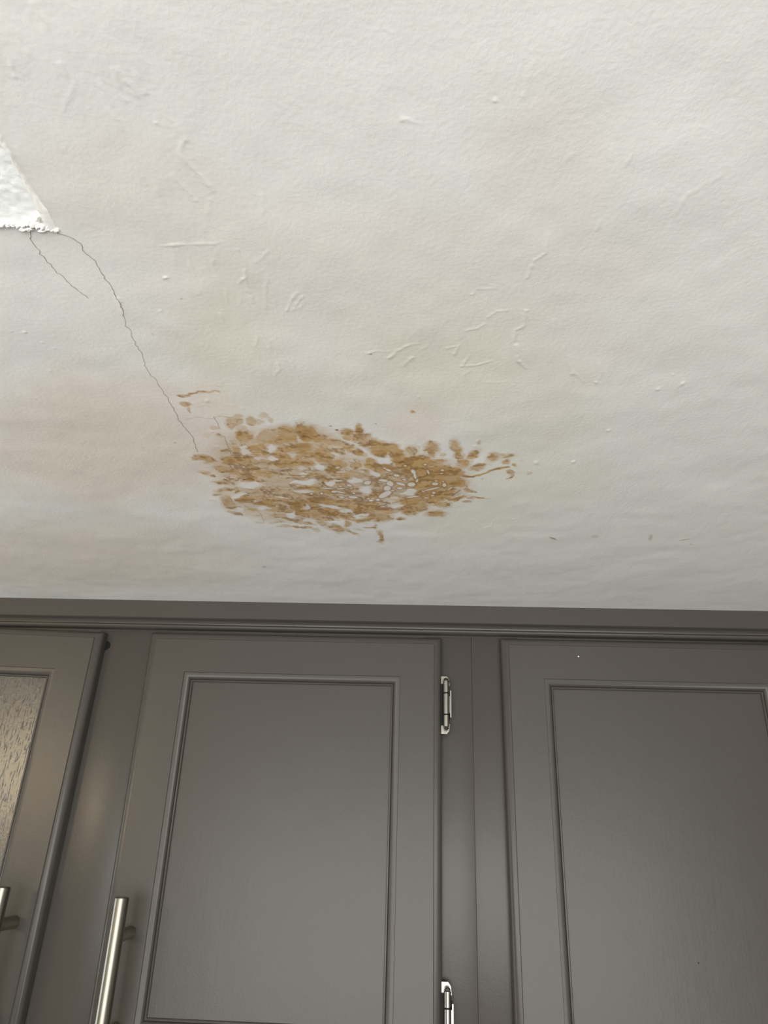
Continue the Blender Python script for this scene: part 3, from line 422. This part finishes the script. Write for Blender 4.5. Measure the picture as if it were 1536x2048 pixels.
def grid_object(name, sel, mat, parent=None):
    q = quads[sel]
    used, inv = np.unique(q, return_inverse=True)
    inv = inv.reshape(q.shape).astype(np.int32)
    me = bpy.data.meshes.new(name)
    me.vertices.add(len(used)); me.vertices.foreach_set('co', co[used].astype(np.float32).ravel())
    me.loops.add(inv.size); me.loops.foreach_set('vertex_index', inv.ravel())
    me.polygons.add(len(q)); me.polygons.foreach_set('loop_start', np.arange(0, inv.size, 4, dtype=np.int32))
    me.polygons.foreach_set('use_smooth', np.ones(len(q), bool))
    me.update(calc_edges=True)
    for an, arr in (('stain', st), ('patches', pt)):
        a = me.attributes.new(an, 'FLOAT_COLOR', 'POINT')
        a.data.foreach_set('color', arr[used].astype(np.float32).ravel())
    me.materials.append(mat)
    o = bpy.data.objects.new(name, me)
    COL.objects.link(o)
    if parent is not None:
        o.parent = parent
    return o

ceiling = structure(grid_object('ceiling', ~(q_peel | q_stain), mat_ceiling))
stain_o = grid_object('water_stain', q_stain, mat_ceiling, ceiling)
stain_o['label'] = 'blotchy brown water stain with pale islands and dark tide lines'
plaster = grid_object('exposed_plaster', q_peel, mat_plaster, ceiling)
plaster['label'] = 'bare bluish white plaster where the ceiling paint has come away'

# torn edge of the paint layer along the peeled patch: a thin curling strip
bm = bmesh.new()
rows = []
for (ax, ay), (bx, by) in zip(RIM_IN, RIM_OUT):
    rows.append([(ax, ay, 2.6), (ax * .9 + bx * .1, ay * .9 + by * .1, -0.9), (ax * .45 + bx * .55, ay * .45 + by * .55, -1.3), (bx, by, -0.1), (bx, by, 0.6)])
fine = []
for k in range(len(rows) - 1):
    for s in range(6):
        t = s / 6
        fine.append([tuple(a * (1 - t) + b * t for a, b in zip(p, q)) for p, q in zip(rows[k], rows[k + 1])])
fine.append(rows[-1])
vr = []
for k, rw in enumerate(fine):
    j = 0.35 * math.sin(k * 2.1) + 0.25 * math.sin(k * 5.3 + 1)
    vr.append([bm.verts.new(((x + j * (i in (1, 2, 3)) * .6) / 1000, y / 1000, CEIL + (z + (0.2 * j if i in (1, 2) else 0)) / 1000)) for i, (x, y, z) in enumerate(rw)])
for a, b in zip(vr, vr[1:]):
    for i in range(4):
        bm.faces.new((a[i], a[i + 1], b[i + 1], b[i]))
o = link('torn_paint_edge', bm, mat_rim, ceiling, 50)
o['label'] = 'pale torn edge of the paint layer'

# lumps of broken plaster along the lower edge of the patch
for k, e in enumerate(CRUMBS):
    cx, cy, ux, uy, vx, vy = e[:6]
    bm = bmesh.new()
    bmesh.ops.create_icosphere(bm, subdivisions=2, radius=1.0)
    rg = np.random.default_rng(100 + k)
    hz = 0.5 * min(math.hypot(ux, uy), math.hypot(vx, vy)) + 0.45
    for vtx in bm.verts:
        d = vtx.co.copy() * (0.72 + 0.5 * rg.random())
        vtx.co = ((cx + d.x * ux + d.y * vx) / 1000, (cy + d.x * uy + d.y * vy) / 1000, CEIL + (-0.35 + d.z * hz) / 1000)
    link('plaster_crumb', bm, mat_crumb, ceiling)

# cracks: thin, uneven fissures with a dark floor and slightly raised lips
for k, (wd, pts) in enumerate(CRACKS):
    rg = np.random.default_rng(300 + k)
    P = []
    for a, b in zip(pts, pts[1:]):
        n = max(2, int(math.hypot(b[0] - a[0], b[1] - a[1]) / 2))
        for s in range(n):
            t = s / n
            P.append((a[0] * (1 - t) + b[0] * t + rg.normal(0, .36), a[1] * (1 - t) + b[1] * t + rg.normal(0, .36)))
    P.append(pts[-1])
    bm = bmesh.new(); prev = None
    for i, (x, y) in enumerate(P):
        a = P[max(i - 1, 0)]; b = P[min(i + 1, len(P) - 1)]
        tx, ty = b[0] - a[0], b[1] - a[1]; l = math.hypot(tx, ty) or 1
        nx, ny = -ty / l, tx / l
        hw = wd * 0.36 * (0.5 + 0.9 * rg.random()) * (0.35 if i in (0, len(P) - 1) else 1)
        ii, jj = min(np.searchsorted(gx, x), NX - 1), min(np.searchsorted(gy, y), NY - 1)
        zc = CEIL - max(float(lift[ii - 1:ii + 1, jj - 1:jj + 1].max()), -0.8) / 1000
        row = [bm.verts.new(((x + nx * q * hw) / 1000, (y + ny * q * hw) / 1000, zc + dz)) for q, dz in ((-1, 0.00005), (-.6, -0.00022), (.6, -0.00022), (1, 0.00005))]
        if prev:
            for j in range(3):
                bm.faces.new((prev[j], prev[j + 1], row[j + 1], row[j]))
        prev = row
    link('crack', bm, mat_crack, ceiling)

# ------------------------------------------------------------------ trim along the top of the cupboards
def sweep_x(bm, prof, xs):
    """closed (y, z) profile swept along x"""
    rings = [[bm.verts.new((x, y, z)) for y, z in prof] for x in xs]
    n = len(prof)
    for a, b in zip(rings, rings[1:]):
        for k in range(n):
            bm.faces.new((a[k], a[(k + 1) % n], b[(k + 1) % n], b[k]))
    bm.faces.new(rings[0]); bm.faces.new(list(reversed(rings[-1])))

FRAME_Y = 1.020            # face-frame plane; door faces lie at y = 1.0
zf = CAM_Z + 0.2886
prof = [(FRAME_Y + 0.03, CEIL + 0.001), (0.995, CEIL + 0.001), (0.995, zf), (0.9957, zf - 0.0006), (0.9975, zf - 0.0006)]
for k in range(7):          # cove
    a = k / 6 * math.pi / 2
    prof.append((0.9978 + 0.0080 * math.sin(a), zf - 0.0010 - 0.0058 * (1 - math.cos(a))))
prof += [(1.0050, zf - 0.0070)]
for k in range(7):          # bead
    a = k / 6 * math.pi
    prof.append((1.0072 - 0.0024 * math.sin(a) + 0.0030 * k / 6, zf - 0.0098 + 0.0028 * math.cos(a)))
prof += [(1.0190, zf - 0.0128), (1.0190, zf - 0.0142), (FRAME_Y + 0.03, zf - 0.0142)]
bm = bmesh.new()
sweep_x(bm, prof, [-0.80, -0.4, 0, 0.4, 0.78])
trim = structure(link('trim_1', bm, mat_grey, None, 35))

# ------------------------------------------------------------------ wall cupboards
DOOR_T = 0.019             # door thickness
def ring_loft(bm, w, h, loops, cap=False, mi=0):
    """nested mitred rectangles; loops: (inset from the outer edge, depth behind the front face)"""
    rg = []
    for ins, d in loops:
        x, z = w / 2 - ins, h / 2 - ins
        rg.append([bm.verts.new(q) for q in ((-x, d, -z), (x, d, -z), (x, d, z), (-x, d, z))])
    for a, b in zip(rg, rg[1:]):
        for k in range(4):
            bm.faces.new((a[k], a[(k + 1) % 4], b[(k + 1) % 4], b[k]))
    return rg

LIP = 0.0105
def make_door(parent, cx, cz, w, h, rot=0.0, panel_mat=None):
    """w, h: size of the flat front face; the rounded lip adds LIP on each side"""
    W_, H_ = w + 2 * LIP, h + 2 * LIP
    loops = [(0.012, DOOR_T), (0.0, DOOR_T), (0.0, 0.0085)]
    for k in range(1, 7):
        a = k / 6 * math.pi / 2
        loops.append((LIP * 0.92 * (1 - math.cos(a)) ** 0.9, 0.0082 - 0.0066 * math.sin(a)))
    loops += [(LIP * 0.96, 0.0012), (LIP, 0.0)]
    s = LIP + 0.045
    loops += [(s, 0.0), (s + 0.0005, 0.0011)]
    for k in range(1, 6):
        a = k / 5 * math.pi / 2
        loops.append((s + 0.0007 + 0.0082 * math.sin(a), 0.0011 + 0.0046 * (1 - math.cos(a))))
    b0 = s + 0.0092
    loops += [(b0, 0.0066), (b0 + 0.0008, 0.0052), (b0 + 0.0020, 0.0050), (b0 + 0.0029, 0.0058), (b0 + 0.0032, 0.0085)]
    bm = bmesh.new()
    ring_loft(bm, W_, H_, loops)
    d = link('door', bm, mat_grey, parent, 32)
    d.location = (cx - parent.location.x, 1.0 - parent.location.y, cz - parent.location.z)
    d.rotation_euler = (0, rot, 0)
    bm = bmesh.new()
    pw, ph = W_ / 2 - b0 - 0.0022, H_ / 2 - b0 - 0.0022
    box(bm, -pw, pw, 0.0082, 0.0145, -ph, ph)
    link('panel', bm, panel_mat or mat_grey, d)
    return d

def make_handle(door, x, z_top_post):
    """bar pull: 96 mm between the posts, bar 176 mm long"""
    bm = bmesh.new()
    yb, rb = -0.046, 0.0083
    z1 = z_top_post + 0.040; z0 = z_top_post - 0.096 - 0.040
    lathe(bm, [(0, 0), (0, rb - 0.0012), (0.0012, rb), (z1 - z0 - 0.0012, rb), (z1 - z0, rb - 0.0012), (z1 - z0, 0)], (x, yb, z0), (0, 0, 1), 32, 0)
    for zz in (z_top_post, z_top_post - 0.096):
        lathe(bm, [(0, 0), (0, 0.0066), (0.0018, 0.0072), (0.046, 0.0072)], (x, 0.0, zz), (0, -1, 0), 24, 1)
    return link('handle', bm, [mat_steel, mat_post], door, 40)

def make_hinge(door, x, zc):
    """wrap hinge on the edge of a door: three-knuckle barrel with a rounded tip, door leaf and frame leaf"""
    bm = bmesh.new()
    yb = -0.0015; r = 0.0041; L = 0.062
    z0 = zc - L / 2
    a, b = 0.0165, L - 0.0175
    for s0, s1 in ((0.0008, a - 0.0005), (a + 0.0005, b - 0.0005), (b + 0.0005, L - 0.0008)):
        lathe(bm, [(s0, 0), (s0, r - 0.0005), (s0 + 0.0005, r), (s1 - 0.0005, r), (s1, r - 0.0005), (s1, 0)], (x, yb, z0), (0, 0, 1), 24, 0)
    lathe(bm, [(0, r * 0.6), (L, r * 0.6)], (x, yb, z0), (0, 0, 1), 12, 1)
    for zz, sg in ((z0, -1), (z0 + L, 1)):      # pin tips
        lathe(bm, [(0, r * 0.9), (0.0016, r * 0.72), (0.0028, r * 0.3), (0.003, 0)], (x, yb, zz), (0, 0, sg), 20, 0)
    # leaf on the door edge, seen as an upper and a lower plate with chamfered ends
    for zz, sg in ((z0, -1), (z0 + L, 1)):
        pz = [(-0.0088, 0.0), (-0.0088, 0.0128), (0.0012, 0.0128), (0.0042, 0.0085), (0.0052, 0.0)]
        pv = []
        for yy in (0.0065, 0.0078):
            pv.append([bm.verts.new((x + px_, yy, zz + sg * (pzz - 0.006))) for px_, pzz in pz])
        n = len(pz)
        bm.faces.new(pv[0]); bm.faces.new(list(reversed(pv[1])))
        for k in range(n):
            bm.faces.new((pv[0][k], pv[0][(k + 1) % n], pv[1][(k + 1) % n], pv[1][k]))
    # black block standing in for the shade between the knuckles and the door edge
    box(bm, x - 0.0082, x - 0.0030, 0.0040, 0.0120, z0 + 0.004, z0 + L - 0.004, 0, 1)
    # frame leaf: thin plate standing on the face frame
    box(bm, x + 0.0052, x + 0.0068, 0.0000, DOOR_T, z0 + 0.0135, z0 + L - 0.0135, 0, 0)
    box(bm, x - 0.0010, x + 0.0052, 0.0035, 0.0060, z0 + 0.0200, z0 + L - 0.0200, 0, 0)
    return link('hinge', bm, [mat_nickel, mat_black], door, 40)

ZB = CAM_Z - 0.262          # underside of the cupboards
ZT = zf - 0.0135            # top of the face frame, hidden by the trim
def make_cabinet(name, x0, x1, openings, proud=0.0):
    root = empty(name, ((x0 + x1) / 2, (FRAME_Y + Y1) / 2, ZB))
    ox, oy, oz = root.location
    bm = bmesh.new()
    t = 0.018
    ys, ye = FRAME_Y + 0.0195, Y1 - 0.002
    box(bm, x0 + 0.001, x0 + t, ys, ye, ZB, ZT + 0.012); box(bm, x1 - t, x1 - 0.001, ys, ye, ZB, ZT + 0.012)
    box(bm, x0 + t, x1 - t, ys, ye, ZB + 0.012, ZB + 0.030); box(bm, x0 + t, x1 - t, ys, ye, ZT - 0.01, ZT + 0.008)
    box(bm, x0 + t, x1 - t, ye - 0.008, ye, ZB + 0.03, ZT - 0.01)
    for vtx in bm.verts:
        vtx.co -= root.location
    link('body', bm, mat_grey, root)
    bm = bmesh.new()
    y0, y1 = FRAME_Y - proud, FRAME_Y + 0.019
    xs = [x0] + [v for o_ in openings for v in o_] + [x1 + (0.0006 if proud == 0 else 0)]
    for k in range(0, len(xs), 2):
        box(bm, xs[k], xs[k + 1], y0, y1, ZB, ZT, 0.0009)
    for a, b in openings:
        box(bm, a - 0.004, b + 0.004, y0 + 0.0002, y1, ZT - 0.040, ZT)
        box(bm, a - 0.004, b + 0.004, y0 + 0.0002, y1, ZB, ZB + 0.045)
    for vtx in bm.verts:
        vtx.co -= root.location
    link('face_frame', bm, mat_grey, root, 35)
    return root

SEAM = 0.0745
DH = 0.500
ZD = CAM_Z + 0.0090         # door centre height
cab = make_cabinet('wall_cabinet', -0.800, SEAM, [(-0.745, -0.455), (-0.350, 0.010)], 0.0)
cab['label'] = 'grey painted double wall cabinet with bar handles facing each other, under the stain'
cab['category'] = 'cabinet'
cab2 = make_cabinet('wall_cabinet', SEAM, 0.780, [(0.140, 0.495)], 0.0014)
cab2['label'] = 'grey painted wall cabinet on the right, its door without handle or hinge in view'
cab2['category'] = 'cabinet'

d_mid = make_door(cab, (-0.364 + 0.0222) / 2, ZD, 0.3862, DH)
make_handle(d_mid, -0.1682, -0.1075)
make_hinge(d_mid, 0.2095, 0.1700)
make_hinge(d_mid, 0.2095, -0.1830)
d_mid['label'] = 'middle door with two nickel hinges on its right edge'

ROT = math.radians(1.35)
LW = 0.292
d_left = make_door(cab, -0.4592 - LW / 2, ZD + 0.0028, LW, DH, ROT, mat_grain)
make_handle(d_left, LW / 2 - 0.0210, -0.1012)
d_left['label'] = 'left door hanging slightly askew, wood grain showing through its panel'

d_right = make_door(cab2, (0.1243 + 0.5105) / 2, ZD + 0.0012, 0.3862, DH)
# specks on the right door
for nm, mt, px_, pz_, rr in (('paint_speck', mat_white, 0.21724, 0.24615, 0.0011), ('dark_speck', mat_black, 0.32585, -0.10648, 0.0008)):
    bm = bmesh.new()
    dep = 0.0 if nm == 'paint_speck' else 0.0082
    lathe(bm, [(-0.0002, rr), (0.0003, rr * 0.8), (0.0005, 0)], ((px_ * (1 + dep)) - d_right.location.x - cab2.location.x, dep, CAM_Z + pz_ * (1 + dep) - d_right.location.z - cab2.location.z), (0, -1, 0), 10)
    link(nm, bm, mt, d_right)

# round black hole in the face frame at the corner of the left door
bm = bmesh.new()
hx, hz = -0.4348 * FRAME_Y - cab.location.x, CAM_Z + 0.2478 * FRAME_Y - cab.location.z
hy = FRAME_Y - cab.location.y
lathe(bm, [(0, 0.0068), (0.0003, 0.0066), (0.0004, 0.0050), (0.0001, 0)], (hx, hy, hz), (0, -1, 0), 24)
o = link('screw_hole', bm, mat_black, cab, 40)
o['label'] = 'small round black hole in the face frame'
